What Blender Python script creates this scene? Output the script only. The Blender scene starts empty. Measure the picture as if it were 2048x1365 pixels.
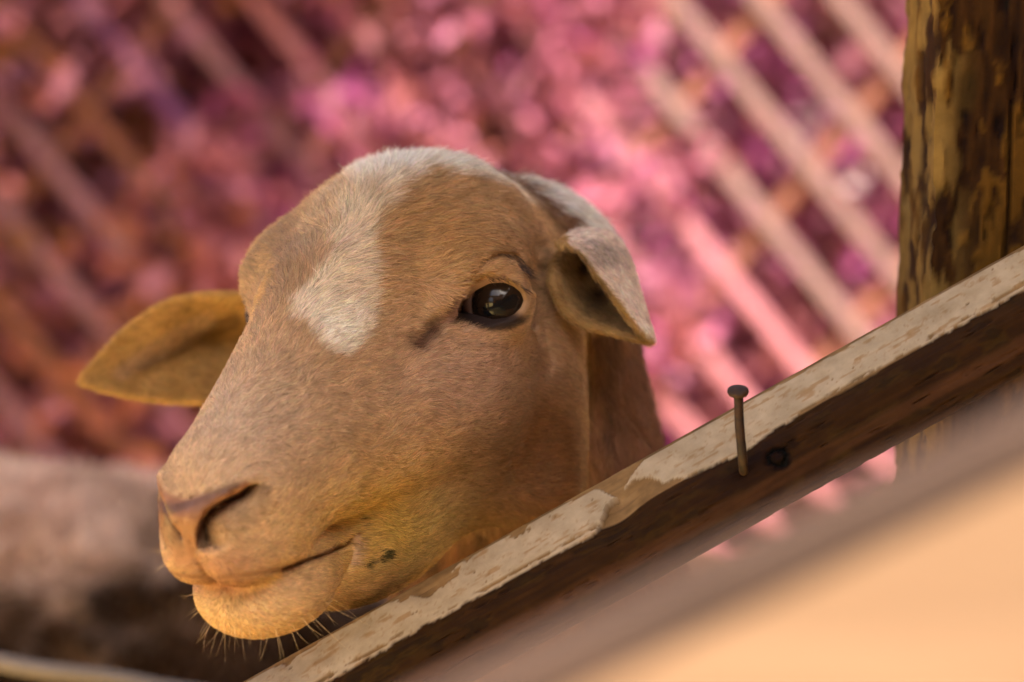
import bpy, bmesh, math, random
import numpy as np
from mathutils import Vector, Matrix, kdtree

# ---------------------------------------------------------------- camera, sky, sun, exposure
S = bpy.context.scene
COL = S.collection
FPX = 2048 * 100.0 / 36.0            # focal length in photo pixels (100 mm on a 36 mm frame)
D0 = 1.25                            # metres from the lens to the plane through the head
PITCH = math.radians(6.0)            # the lens looks slightly down
FOC = np.array([0.0, 0.0, 0.92])     # point of that plane on the lens axis
CP, SP = math.cos(PITCH), math.sin(PITCH)
RCAM = np.array([[1, 0, 0], [0, CP, SP], [0, -SP, CP]])   # (right, away, up) of the lens -> world

def CW(v):
    return FOC + np.asarray(v, float) @ RCAM.T
def PX(px, py, dep=0.0):
    """photo pixel at dep metres behind the head plane -> world point"""
    k = (D0 + dep) / FPX
    return CW([(px - 1024) * k, dep, (682.5 - py) * k])
def to_px(w):
    v = (np.asarray(w, float) - FOC) @ RCAM
    return np.stack([1024 + FPX * v[..., 0] / (D0 + v[..., 1]), 682.5 - FPX * v[..., 2] / (D0 + v[..., 1])], -1)

cam = bpy.data.cameras.new('camera')
camo = bpy.data.objects.new('camera', cam); COL.objects.link(camo); S.camera = camo
cam.lens = 100; cam.sensor_width = 36; cam.clip_start = 0.02; cam.clip_end = 500
camo.location = CW([0, -D0, 0]); camo.rotation_euler = (math.pi / 2 - PITCH, 0, 0)
cam.dof.use_dof = True; cam.dof.focus_distance = D0 - 0.06; cam.dof.aperture_fstop = 5.0
cam.dof.aperture_blades = 0

SUN_EL, SUN_AZ = math.radians(58), math.radians(150)   # azimuth counted from +Y clockwise
W = bpy.data.worlds.new('World'); S.world = W; W.use_nodes = True
nt = W.node_tree; bg = nt.nodes['Background']
sky = nt.nodes.new('ShaderNodeTexSky'); sky.sky_type = 'NISHITA'; sky.sun_disc = False
sky.sun_elevation = SUN_EL; sky.sun_rotation = SUN_AZ; sky.air_density = 0.8; sky.dust_density = 7.0; sky.ozone_density = 0.2
nt.links.new(sky.outputs[0], bg.inputs[0]); bg.inputs[1].default_value = 0.10
sl = bpy.data.lights.new('sun', 'SUN'); sl.energy = 5.0; sl.angle = math.radians(0.5); sl.color = (1.0, 0.93, 0.82)
so = bpy.data.objects.new('sun', sl); COL.objects.link(so)
sd = Vector((math.sin(SUN_AZ) * math.cos(SUN_EL), math.cos(SUN_AZ) * math.cos(SUN_EL), math.sin(SUN_EL)))
so.rotation_euler = (-sd).to_track_quat('-Z', 'Y').to_euler(); so.location = (0, 0, 6)
S.view_settings.view_transform = 'Standard'; S.view_settings.look = 'None'
S.view_settings.exposure = 2.5; S.view_settings.gamma = 1.0; S.view_settings.use_curve_mapping = False
S.render.engine = 'CYCLES'
S.cycles.use_denoising = True
S.cycles.max_bounces = 8; S.cycles.diffuse_bounces = 5; S.cycles.glossy_bounces = 3; S.cycles.transparent_max_bounces = 8
S.cycles.sample_clamp_indirect = 6.0
try: S.cycles_curves.shape = 'RIBBONS'
except Exception: pass
try: S.cycles_curves.subdivisions = 2
except Exception: pass
rng = np.random.default_rng(7); random.seed(7)

# ---------------------------------------------------------------- helpers
def smin(a, b, k):
    h = np.clip(0.5 + 0.5 * (b - a) / k, 0, 1)
    return b + (a - b) * h - k * h * (1 - h)
def smax(a, b, k):
    return -smin(-a, -b, k)
def ell(p, c, r, rot=None):
    q = p - np.asarray(c, np.float32)
    if rot is not None: q = q @ np.asarray(rot, np.float32)
    r = np.asarray(r, np.float32)
    k0 = np.sqrt(((q / r) ** 2).sum(1)) + 1e-6; k1 = np.sqrt(((q / (r * r)) ** 2).sum(1)) + 1e-6
    return k0 * (k0 - 1) / k1
def cone(p, a, b, ra, rb):
    a = np.asarray(a, np.float32); b = np.asarray(b, np.float32)
    ab = b - a; t = np.clip(((p - a) @ ab) / (ab @ ab), 0, 1)
    return np.sqrt((((p - a) - t[:, None] * ab) ** 2).sum(1)) - (ra + (rb - ra) * t)
def seg2(p, pts, r0=0.0, r1=None):
    """distance to a 2-D polyline minus a radius running from r0 to r1"""
    r1 = r0 if r1 is None else r1
    d = np.full(len(p), 1e9, np.float32); n = len(pts) - 1
    for i in range(n):
        a = np.array(pts[i], np.float32); b = np.array(pts[i + 1], np.float32); ab = b - a
        t = np.clip(((p - a) @ ab) / (ab @ ab), 0, 1)
        d = np.minimum(d, np.sqrt(((p - a - t[:, None] * ab) ** 2).sum(1)) - (r0 + (r1 - r0) * (i + t) / n))
    return d
def poly2(p, pts):
    """signed distance to a polygon, negative inside"""
    d = np.full(len(p), 1e18); s = np.ones(len(p)); n = len(pts)
    for i in range(n):
        a = np.array(pts[i], float); b = np.array(pts[i - 1], float)
        e = b - a; w = p - a
        t = np.clip((w @ e) / (e @ e), 0, 1); q = w - t[:, None] * e
        d = np.minimum(d, (q ** 2).sum(1))
        c1 = p[:, 1] >= a[1]; c2 = p[:, 1] < b[1]; c3 = e[0] * w[:, 1] > e[1] * w[:, 0]
        s = np.where((c1 & c2 & c3) | (~c1 & ~c2 & ~c3), -s, s)
    return s * np.sqrt(d)
def sstep(x, a, b):
    t = np.clip((x - a) / (b - a), 0, 1); return t * t * (3 - 2 * t)
def vnoise(p, seed=0):
    """smooth value noise of 3-D points, about -1..1"""
    p = np.asarray(p, float); i = np.floor(p).astype(np.int64); f = p - i; f = f * f * (3 - 2 * f)
    def h(a, b, c):
        n = (a * 73856093) ^ (b * 19349663) ^ (c * 83492791) ^ (seed * 2654435761)
        n = (n ^ (n >> 13)) * 1274126177 & 0x7fffffff
        return ((n ^ (n >> 16)) & 0xffff) / 32767.5 - 1
    r = 0
    for a in (0, 1):
        for b in (0, 1):
            for c in (0, 1):
                w = (f[:, 0] if a else 1 - f[:, 0]) * (f[:, 1] if b else 1 - f[:, 1]) * (f[:, 2] if c else 1 - f[:, 2])
                r = r + w * h(i[:, 0] + a, i[:, 1] + b, i[:, 2] + c)
    return r
def fbm(p, o=4, seed=0):
    p = np.asarray(p, float); r = 0; a = 0.5
    for k in range(o): r = r + a * vnoise(p * 2 ** k, seed + k); a *= 0.5
    return r
def surface(sdf, lo, hi, h, band):
    """mesh of an implicit body: coarse pass, fine pass near the surface, surface nets"""
    lo = np.asarray(lo, float); hi = np.asarray(hi, float); F = 4
    n = np.ceil((hi - lo) / (h * F)).astype(int)
    ax = [lo[k] + (np.arange(n[k]) + 0.5) * h * F for k in range(3)]
    g = np.stack(np.meshgrid(*ax, indexing='ij'), -1).reshape(-1, 3).astype(np.float32)
    dc = sdf(g).reshape(n)
    near = np.abs(dc) < band
    d = np.repeat(np.repeat(np.repeat(dc, F, 0), F, 1), F, 2).astype(np.float32)
    nf = np.repeat(np.repeat(np.repeat(near, F, 0), F, 1), F, 2)
    ii = np.argwhere(nf)
    pts = (lo + (ii + 0.5) * h).astype(np.float32)
    out = np.empty(len(pts), np.float32)
    for s in range(0, len(pts), 400000): out[s:s + 400000] = sdf(pts[s:s + 400000])
    d[nf] = out
    N = np.array(d.shape); ins = d < 0
    c = np.zeros(N - 1, np.int8)
    for a in (0, 1):
        for b in (0, 1):
            for e in (0, 1): c += ins[a:N[0] - 1 + a, b:N[1] - 1 + b, e:N[2] - 1 + e]
    cells = np.argwhere((c > 0) & (c < 8)); idx = -np.ones(N - 1, np.int64); idx[tuple(cells.T)] = np.arange(len(cells))
    acc = np.zeros((len(cells), 3)); cnt = np.zeros(len(cells))
    cor = [(a, b, e) for a in (0, 1) for b in (0, 1) for e in (0, 1)]
    val = {q: d[cells[:, 0] + q[0], cells[:, 1] + q[1], cells[:, 2] + q[2]] for q in cor}
    for q in cor:
        for k in range(3):
            if q[k] == 0:
                r = list(q); r[k] = 1; r = tuple(r)
                v0, v1 = val[q], val[r]; m = (v0 < 0) != (v1 < 0)
                t = np.where(m, v0 / np.where(m, v0 - v1, 1), 0)
                pt = np.repeat(np.array(q, float)[None], len(cells), 0); pt[:, k] = t
                acc[m] += pt[m]; cnt[m] += 1
    V = lo + (cells + acc / cnt[:, None] + 0.5) * h
    faces = []
    for k in range(3):
        a, b = (k + 1) % 3, (k + 2) % 3
        sl0 = [slice(None)] * 3; sl1 = [slice(None)] * 3; sl0[k] = slice(0, -1); sl1[k] = slice(1, None)
        A = ins[tuple(sl0)]; B = ins[tuple(sl1)]
        e = np.argwhere(A != B); e = e[(e[:, a] > 0) & (e[:, b] > 0) & (e[:, a] < N[a] - 1) & (e[:, b] < N[b] - 1)]
        o = A[tuple(e.T)]
        def cell(da, db):
            q = e.copy(); q[:, a] += da; q[:, b] += db; return idx[tuple(q.T)]
        Q = np.stack([cell(-1, -1), cell(0, -1), cell(0, 0), cell(-1, 0)], 1)
        Q[~o] = Q[~o][:, ::-1]; faces.append(Q)
    return V, np.concatenate(faces)
def relax(V, Q, it, lam=0.5):
    n = len(V); e = np.concatenate([Q[:, [0, 1]], Q[:, [1, 2]], Q[:, [2, 3]], Q[:, [3, 0]]])
    deg = np.bincount(e[:, 0], minlength=n) + np.bincount(e[:, 1], minlength=n)
    for k in range(it):
        s = np.stack([np.bincount(e[:, 0], V[e[:, 1], j], n) + np.bincount(e[:, 1], V[e[:, 0], j], n) for j in range(3)], 1)
        V = V + lam * (s / np.maximum(deg, 1)[:, None] - V)
    return V
def normals(V, Q):
    fn = np.cross(V[Q[:, 2]] - V[Q[:, 0]], V[Q[:, 3]] - V[Q[:, 1]])
    n = np.zeros_like(V)
    for k in range(4):
        for j in range(3): n[:, j] += np.bincount(Q[:, k], fn[:, j], len(V))
    return n / (np.linalg.norm(n, axis=1, keepdims=True) + 1e-12)
def link(name, me, parent=None, mat=None, **props):
    o = bpy.data.objects.new(name, me); COL.objects.link(o)
    if mat is not None: me.materials.append(mat)
    if parent is not None: o.parent = parent
    for k, v in props.items(): o[k] = v
    return o
def mesh(name, V, F, smooth=True):
    me = bpy.data.meshes.new(name)
    V = np.asarray(V, np.float32); me.vertices.add(len(V)); me.vertices.foreach_set('co', V.ravel())
    if isinstance(F, np.ndarray):
        k = F.shape[1]; me.loops.add(F.size); me.loops.foreach_set('vertex_index', F.astype(np.int32).ravel())
        me.polygons.add(len(F)); me.polygons.foreach_set('loop_start', np.arange(0, F.size, k, dtype=np.int32))
        me.update(calc_edges=True); me.validate()
    else:
        bpy.data.meshes.remove(me); me = bpy.data.meshes.new(name)
        me.from_pydata([tuple(map(float, v)) for v in V], [], F); me.update()
    if smooth: me.polygons.foreach_set('use_smooth', np.ones(len(me.polygons), bool))
    return me
def colattr(me, name, c):
    a = me.color_attributes.new(name, 'FLOAT_COLOR', 'POINT')
    a.data.foreach_set('color', np.concatenate([c, np.ones((len(c), 1))], 1).astype(np.float32).ravel())
# ---------------------------------------------------------------- the sheep: an implicit body in head coordinates (cm; x to the nose, y to its left, z up)
YAW, PIT, ROL = math.radians(62.0), math.radians(21.5), math.radians(-0.5)
HS = 1.077; HT = np.array([-0.0569, -0.006, 0.0046])
def _rot(y, p, r):
    cy, sy, cp, sp, cr, sr = math.cos(y), math.sin(y), math.cos(p), math.sin(p), math.cos(r), math.sin(r)
    return (np.diag([-1., -1., 1.]) @ np.array([[cy, -sy, 0], [sy, cy, 0], [0, 0, 1]])
            @ np.array([[cp, 0, sp], [0, 1, 0], [-sp, 0, cp]]) @ np.array([[1, 0, 0], [0, cr, -sr], [0, sr, cr]]))
RH = _rot(YAW, PIT, ROL)
def head_cam(p): return (np.asarray(p) * (HS / 100)) @ RH.T + HT        # head cm -> lens frame m
def cam_head(v): return ((np.asarray(v) - HT) @ RH) * (100 / HS)
def head_world(p): return CW(head_cam(p))
def head_px(p):
    v = head_cam(p); k = FPX / (D0 + v[:, 1])
    return np.stack([1024 + v[:, 0] * k, 682.5 - v[:, 2] * k], 1)
def px_head(px, py, dep): return cam_head(np.array([(px - 1024) * (D0 + dep) / FPX, dep, (682.5 - py) * (D0 + dep) / FPX]))
CPX = 0.0204                                                         # head cm per photo pixel at the head

EYE = px_head(994, 601, -0.027); EYE_R = 1.45
LID = [(896, 630), (918, 602), (944, 577), (976, 561), (1010, 559), (1034, 569), (1049, 582), (1055, 600), (1049, 618), (1036, 632), (1016, 641), (985, 646), (953, 638), (924, 630)]
NOSTRIL = [(505, 966), (514, 986), (488, 1010), (460, 1030), (438, 1052), (420, 1078), (402, 1086), (392, 1068), (400, 1040), (420, 1016), (450, 1000), (478, 988), (492, 974)]
NWING = [(512, 966), (496, 974), (478, 986), (450, 999), (422, 1015), (402, 1040), (394, 1070)]
NFIELD = NWING + [(398, 1100), (440, 1100), (500, 1060), (545, 1010), (540, 972)]
MOUTH = [(718, 1068), (690, 1088), (640, 1112), (580, 1133), (500, 1150), (440, 1156), (372, 1160)]

# ears: rows of (lower rim, hollow, crest, upper rim) from base to tip, photo pixels + cm behind the head plane
EARL = [[(1104, 565, -0.4), (1112, 520, 0.9), (1154, 470, 1.8), (1118, 488, -0.6)],
        [(1126, 618, -0.6), (1150, 572, 1.6), (1212, 474, 2.3), (1160, 500, -1.4)],
        [(1168, 650, -0.4), (1190, 612, 1.8), (1250, 516, 2.1), (1198, 553, -1.6)],
        [(1222, 664, -0.4), (1240, 638, 1.4), (1275, 590, 1.5), (1240, 612, -1.4)],
        [(1268, 676, -0.4), (1274, 662, 0.6), (1291, 643, 0.6), (1275, 656, -1.0)],
        [(1299, 684, 0.0), (1300, 682, 0.3), (1303, 677, 0.2), (1300, 679, -0.1)]]
EARR = [[(690, 600, 8.0), (690, 575, 9.0), (690, 545, 8.6), (685, 520, 7.4)],
        [(560, 755, 9.0), (560, 680, 11.6), (562, 630, 10.5), (565, 590, 9.0)],
        [(460, 800, 9.0), (458, 690, 12.8), (466, 640, 11.0), (470, 590, 9.2)],
        [(385, 803, 9.0), (384, 706, 12.0), (392, 640, 10.6), (398, 592, 9.4)],
        [(310, 800, 9.0), (314, 730, 11.0), (322, 664, 10.0), (330, 608, 9.5)],
        [(240, 788, 9.0), (246, 748, 9.8), (250, 700, 9.8), (258, 655, 9.6)],
        [(190, 775, 9.1), (192, 758, 9.4), (196, 736, 9.5), (202, 712, 9.5)],
        [(164, 766, 9.2), (164, 764, 9.3), (166, 760, 9.3), (168, 756, 9.3)]]
def catmull(A, n):
    """resample control rows along axis 0"""
    A = np.asarray(A, float); m = len(A); t = np.linspace(0, m - 1, n); i = np.minimum(t.astype(int), m - 2); f = (t - i)
    f = f.reshape((-1,) + (1,) * (A.ndim - 1))
    P = lambda k: A[np.clip(k, 0, m - 1)]
    p0, p1, p2, p3 = P(i - 1), P(i), P(i + 1), P(i + 2)
    return 0.5 * (2 * p1 + (p2 - p0) * f + (2 * p0 - 5 * p1 + 4 * p2 - p3) * f ** 2 + (3 * p1 - p0 - 3 * p2 + p3) * f ** 3)
def ear_points(rows, nu=150, nv=130):
    R = np.array([[px_head(x, y, d / 100) for x, y, d in r] for r in rows])
    g = catmull(R, nu); g = catmull(np.swapaxes(g, 0, 1), nv); g = np.swapaxes(g, 0, 1)
    return g
EARS = []
for rows in (EARL, EARR):
    g = ear_points(rows); kd = kdtree.KDTree(g.shape[0] * g.shape[1])
    for i, q in enumerate(g.reshape(-1, 3)): kd.insert(q, i)
    kd.balance(); flat = g.reshape(-1, 3)
    EARS.append((kd, flat.min(0) - 1.2, flat.max(0) + 1.2, g))
NECK = [cam_head(np.array(v)) for v in ((-0.004, 0.080, 0.016), (0.003, 0.106, -0.060), (0.020, 0.125, -0.16), (0.0, 0.20, -0.36))]

PAR = [px_head(1085, 650, 0.02), px_head(1078, 960, 0.02)]
def sheep_sdf(p):
    a = p.copy(); a[:, 1] = np.abs(a[:, 1])
    d = ell(p, (-4.0, 0, 0.45), (6.1, 5.3, 4.55))
    d = smin(d, ell(p, (-2.2, -0.1, 2.15), (5.8, 4.6, 3.65)), 2.2)
    d = smin(d, ell(a, (-0.8, 4.3, 1.8), (2.8, 1.9, 2.2)), 1.6)                      # orbit
    d = smin(d, cone(p, (3, 0, 0.5), (12.0, 0, -1.0), 3.8, 2.05), 2.0)               # bridge of the nose
    d = smin(d, cone(a, (1, 2.4, -2.2), (11.3, 0.8, -2.0), 3.3, 2.05), 1.5)           # upper jaw
    d = smin(d, ell(a, (-2.8, 3.0, -4.2), (4.6, 2.6, 4.8)), 2.0)                     # cheek
    d = smin(d, ell(p, (12.9, 0, -1.8), (2.7, 2.35, 2.1)), 1.2)                      # muzzle
    d = smin(d, ell(a, (12.4, 0.85, -3.3), (3.0, 1.75, 1.6)), 0.9)                     # upper lip
    j = smin(cone(p, (-3, 0, -6.6), (10.2, 0, -5.6), 3.1, 1.8), ell(p, (3.0, 0, -6.6), (6.6, 3.2, 3.1)), 1.0)
    j = smin(j, ell(p, (11.4, 0, -5.75), (2.9, 2.75, 1.95)), 1.0)                      # lower jaw and chin
    d = smin(d, j, (0.45 + 1.5 * (1 - sstep(p[:, 0], 5.5, 9.0))).astype(np.float32))
    d = smin(d, cone(a, PAR[0], PAR[1], 1.6, 1.9), 1.5)                             # rear of the jaw
    n = cone(p, NECK[0], NECK[1], 5.45, 5.8)
    n = smin(n, cone(p, NECK[1], NECK[2], 5.8, 6.8), 1.5); n = smin(n, cone(p, NECK[2], NECK[3], 6.8, 11.0), 1.5)
    q = head_px(a); qq = head_px(p)
    d = smin(d, n, (1.2 - 0.5 * sstep(qq[:, 0], 1090, 1150) * sstep(qq[:, 1], 620, 720)).astype(np.float32))
    # eye: lids as a bulge round the ball, an almond opening through them
    m = ((a - EYE) ** 2).sum(1) < 9.5
    if m.any():
        r = np.sqrt(((a[m] - EYE) ** 2).sum(1)); dm = smin(d[m], r - (EYE_R + 0.30), 0.50)
        u = (a[m] - EYE) / np.maximum(r, .05)[:, None]; op = poly2(head_px(EYE + u * 1.72), LID) * CPX * r / 1.72
        fold = np.maximum(seg2(q[m], [(952, 540), (975, 520), (1002, 510), (1032, 517), (1054, 545), (1060, 575)], 3, 4) * CPX, 0)
        dm = dm + 0.20 * np.exp(-(fold / 0.11) ** 2)
        dm = smax(dm, -np.maximum(np.maximum(op, r - 2.9), 0.9 - r), 0.06)
        d[m] = dm
    m = (a[:, 0] > 8) & (np.abs(d) < 2.5)
    if m.any():
        qm = q[m]; dm = d[m]
        no = poly2(qm, NOSTRIL) * CPX
        wing = np.maximum(seg2(qm, [(500, 958), (455, 978), (415, 1000), (385, 1035)], 4, 9) * CPX, 0)
        dm = dm - 0.20 * np.exp(-(wing / 0.28) ** 2)            # wing of the nostril
        du = np.maximum(seg2(qm, NWING, 0), 0) * CPX; inn = (1 - sstep(poly2(qm, NFIELD), -5, 3)) * (1 - sstep(qm[:, 0], 488, 526))
        far_ = p[m][:, 1] < 0
        dm = dm + np.where(far_, 0.35, 1.0) * 1.3 * np.exp(-du / np.where(far_, 0.16, 0.34 + 0.35 * (1 - sstep(qm[:, 0], 400, 480)))) * inn
        mo = np.maximum(seg2(qm, MOUTH, 0) * CPX, 0)
        my = np.interp(qm[:, 0], [v[0] for v in MOUTH[::-1]], [v[1] for v in MOUTH[::-1]]); bel = sstep(qm[:, 1] - my, -3, 3) * (1 - sstep(qm[:, 0], 700, 722))
        xf = 1 - sstep(a[m][:, 0], 12.6, 14.0); xr = 1 - sstep(a[m][:, 0], 10.5, 13.4)
        dm = dm + xf * 0.16 * np.exp(-(mo / 0.12) ** 2) + xr * 0.36 * bel * np.exp(-mo / 0.60) - 0.10 * xf * (1 - bel) * (1 - sstep(qm[:, 0], 600, 690)) * np.exp(-((mo - 0.25) / 0.25) ** 2)
        cl = seg2(qm, [(716, 1078), (700, 1125), (672, 1175), (640, 1212)], 0) * CPX
        dm = dm + 0.07 * np.exp(-(cl / 0.12) ** 2)
        ph = np.abs(p[m][:, 1]); dm = dm + 0.10 * np.exp(-(ph / 0.12) ** 2) * sstep(-p[m][:, 2], 1.5, 2.2) * sstep(p[m][:, 0], 13.5, 14.5) * (1 - sstep(-p[m][:, 2], 4.2, 4.6))
        d[m] = dm
    m = (np.abs(d) < 2) & (a[:, 0] > -8)
    if m.any():
        qm = q[m]
        pit = np.maximum(seg2(qm, [(836, 688), (862, 662), (886, 638)], 8, 2) * CPX, 0)
        g1 = np.maximum(seg2(qm, [(1078, 500), (1080, 570), (1076, 640), (1092, 730)], 2, 4) * CPX, 0)        # hollow of the temple
        g2 = np.maximum(seg2(qm, [(1010, 385), (1062, 425), (1090, 475), (1094, 512)], 2) * CPX, 0)             # ridge of the skull
        g3 = np.maximum(seg2(qm, [(1000, 690), (920, 735), (820, 800), (720, 850)], 2) * CPX, 0)               # crest of the cheek
        g4 = np.maximum(seg2(qm, [(930, 540), (900, 590), (872, 628)], 2) * CPX, 0)                             # brow bone
        d[m] += (0.15 * np.exp(-(pit / 0.28) ** 2) + 0.26 * np.exp(-(g1 / 0.42) ** 2) - 0.14 * np.exp(-(g2 / 0.35) ** 2) - 0.10 * np.exp(-(g3 / 0.7) ** 2) - 0.12 * np.exp(-(g4 / 0.45) ** 2)) * (a[m][:, 1] > 1.5)
    for k, (kd, lo, hi, g) in enumerate(EARS):
        m = np.all((p > lo) & (p < hi), 1)
        if m.any():
            nv = g.shape[1]
            f = [kd.find(v) for v in p[m]]
            de = np.array([x[2] for x in f]); t = np.array([x[1] // nv for x in f]) / (g.shape[0] - 1)
            d[m] = smin(d[m], de - (0.17 - 0.06 * t), 0.25)
    return d
HV, HQ = surface(sheep_sdf, (-24, -22, -34), (17, 12, 10), 0.095, 0.85)
HV = relax(HV, HQ, 2, 0.4)
# ---------------------------------------------------------------- materials
def mat(name, base=(0.5, 0.5, 0.5), rough=0.7, spec=0.3):
    m = bpy.data.materials.new(name); m.use_nodes = True
    b = m.node_tree.nodes['Principled BSDF']; b.inputs['Base Color'].default_value = (*base, 1)
    b.inputs['Roughness'].default_value = rough; b.inputs['Specular IOR Level'].default_value = spec
    return m, m.node_tree, b
def attr_node(t, name):
    n = t.nodes.new('ShaderNodeAttribute'); n.attribute_name = name; return n
def noise(t, scale, detail=4, coord='Object', stretch=(1, 1, 1), rough=0.55):
    tc = t.nodes.new('ShaderNodeTexCoord'); mp = t.nodes.new('ShaderNodeMapping'); mp.inputs['Scale'].default_value = stretch
    n = t.nodes.new('ShaderNodeTexNoise'); n.inputs['Scale'].default_value = scale; n.inputs['Detail'].default_value = detail
    n.inputs['Roughness'].default_value = rough
    t.links.new(tc.outputs[coord], mp.inputs[0]); t.links.new(mp.outputs[0], n.inputs['Vector']); return n
def ramp(t, src, stops):
    r = t.nodes.new('ShaderNodeValToRGB'); e = r.color_ramp.elements
    while len(e) < len(stops): e.new(0.5)
    for k, (p, c) in enumerate(stops): e[k].position = p; e[k].color = (*c, 1)
    t.links.new(src, r.inputs[0]); return r
def bump(t, b, src, strength=0.3, dist=0.002):
    n = t.nodes.new('ShaderNodeBump'); n.inputs['Strength'].default_value = strength; n.inputs['Distance'].default_value = dist
    t.links.new(src, n.inputs['Height']); t.links.new(n.outputs[0], b.inputs['Normal']); return n
def mul(t, c1, c2, fac=1.0):
    n = t.nodes.new('ShaderNodeMix'); n.data_type = 'RGBA'; n.blend_type = 'MULTIPLY'; n.inputs[0].default_value = fac
    t.links.new(c1, n.inputs[6]); t.links.new(c2, n.inputs[7]); return n.outputs[2]

m_skin, t, b = mat('sheep_skin', rough=0.6, spec=0.25)
a = attr_node(t, 'pigment'); t.links.new(a.outputs['Color'], b.inputs['Base Color'])
w = attr_node(t, 'moist'); mr = t.nodes.new('ShaderNodeMapRange'); mr.inputs[3].default_value = 0.75; mr.inputs[4].default_value = 0.36
t.links.new(w.outputs['Fac'], mr.inputs[0]); t.links.new(mr.outputs[0], b.inputs['Roughness'])
n = noise(t, 420, 3); bump(t, b, n.outputs[0], 0.35, 0.0008)
b.inputs['Subsurface Weight'].default_value = 0.0
m_fur, t, b = mat('sheep_fur', rough=0.5, spec=0.25)
a = attr_node(t, 'fur_color'); t.links.new(a.outputs['Color'], b.inputs['Base Color'])
m_fleece, t, b = mat('fleece', rough=0.9, spec=0.1)
a = attr_node(t, 'pigment'); n = noise(t, 60, 5); r = ramp(t, n.outputs[0], [(0.3, (0.55, 0.5, 0.45)), (0.7, (1, 1, 1))])
t.links.new(mul(t, a.outputs['Color'], r.outputs[0]), b.inputs['Base Color']); bump(t, b, n.outputs[0], 0.8, 0.01)
m_wood, t, b = mat('painted_wood', rough=0.85, spec=0.08)
a = attr_node(t, 'pigment'); n = noise(t, 90, 6, stretch=(1, 1, 1)); r = ramp(t, n.outputs[0], [(0.3, (0.72, 0.70, 0.66)), (0.65, (1, 1, 1))])
t.links.new(mul(t, a.outputs['Color'], r.outputs[0]), b.inputs['Base Color']); n2 = noise(t, 500, 4); bump(t, b, n2.outputs[0], 0.3, 0.0006)
m_leaf, t, b = mat('petals', rough=0.6, spec=0.2)
a = attr_node(t, 'pigment'); t.links.new(a.outputs['Color'], b.inputs['Base Color'])
tr = t.nodes.new('ShaderNodeBsdfTranslucent'); t.links.new(a.outputs['Color'], tr.inputs[0]); mx = t.nodes.new('ShaderNodeMixShader'); mx.inputs[0].default_value = 0.5
t.links.new(b.outputs[0], mx.inputs[1]); t.links.new(tr.outputs[0], mx.inputs[2]); t.links.new(mx.outputs[0], t.nodes['Material Output'].inputs[0])
def grained(name, c0, c1, scale=14, stretch=(1, 1, 1), rough=0.7, b_s=0.3):
    m, t, b = mat(name, rough=rough)
    n = noise(t, scale, 6, stretch=stretch); r = ramp(t, n.outputs[0], [(0.32, c0), (0.68, c1)])
    t.links.new(r.outputs[0], b.inputs['Base Color']); bump(t, b, n.outputs[0], b_s, 0.004); return m
m_lath = grained('pale_lath_wood', (0.086, 0.046, 0.043), (0.13, 0.073, 0.067), 9, (3, 3, 3))
m_lath_b = grained('brown_lath_wood', (0.075, 0.024, 0.014), (0.14, 0.046, 0.025), 9, (3, 3, 3))  # darker copy of the lath wood, with the back laths' shade painted in
m_lath_p = grained('purple_lath_paint', (0.05, 0.010, 0.05), (0.09, 0.02, 0.09), 9, (3, 3, 3))
m_lath_r = grained('pink_lath_paint', (0.189, 0.062, 0.075), (0.235, 0.087, 0.106), 9, (3, 3, 3))
m_wallp = grained('pink_wall_paint', (0.299, 0.098, 0.13), (0.364, 0.13, 0.176), 2.5, (1, 1, 1), 0.85)
m_lath_m = grained('mauve_lath_shade', (0.12, 0.050, 0.065), (0.17, 0.075, 0.095), 9, (3, 3, 3))  # mauve tone stands in for shade on the left laths
m_board = grained('sawn_board', (0.128, 0.072, 0.038), (0.165, 0.096, 0.052), 6, (1, 8, 8))
m_boardtop = grained('shaded_board_edge', (0.026, 0.013, 0.008), (0.042, 0.022, 0.014), 6, (1, 8, 8))  # dark colour stands in for shade along the board's upper edge
m_dirt = grained('dry_sandy_ground', (0.54, 0.38, 0.13), (0.66, 0.48, 0.19), 3, (1, 1, 1), 0.9)
m_pole = grained('bleached_pole', (0.168, 0.14, 0.115), (0.238, 0.196, 0.168), 10, (1, 6, 6))
m_tin = grained('roof_sheet', (0.30, 0.27, 0.24), (0.42, 0.38, 0.34), 4, (1, 1, 1), 0.5)
m_brown = grained('old_timber', (0.12, 0.06, 0.025), (0.24, 0.13, 0.05), 12, (6, 6, 1))
m_rust, t, b = mat('rusty_iron', (0.05, 0.03, 0.02), 0.65, 0.4)
n = noise(t, 260, 5); r = ramp(t, n.outputs[0], [(0.35, (0.013, 0.008, 0.007)), (0.7, (0.051, 0.021, 0.008))])
t.links.new(r.outputs[0], b.inputs['Base Color']); bump(t, b, n.outputs[0], 0.5, 0.0006); b.inputs['Metallic'].default_value = 0.25
m_eye, t, b = mat('wet_eye', rough=0.10, spec=0.22)
a = attr_node(t, 'pigment'); t.links.new(a.outputs['Color'], b.inputs['Base Color'])
b.inputs['Coat Weight'].default_value = 0.16; b.inputs['Coat Roughness'].default_value = 0.02

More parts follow.
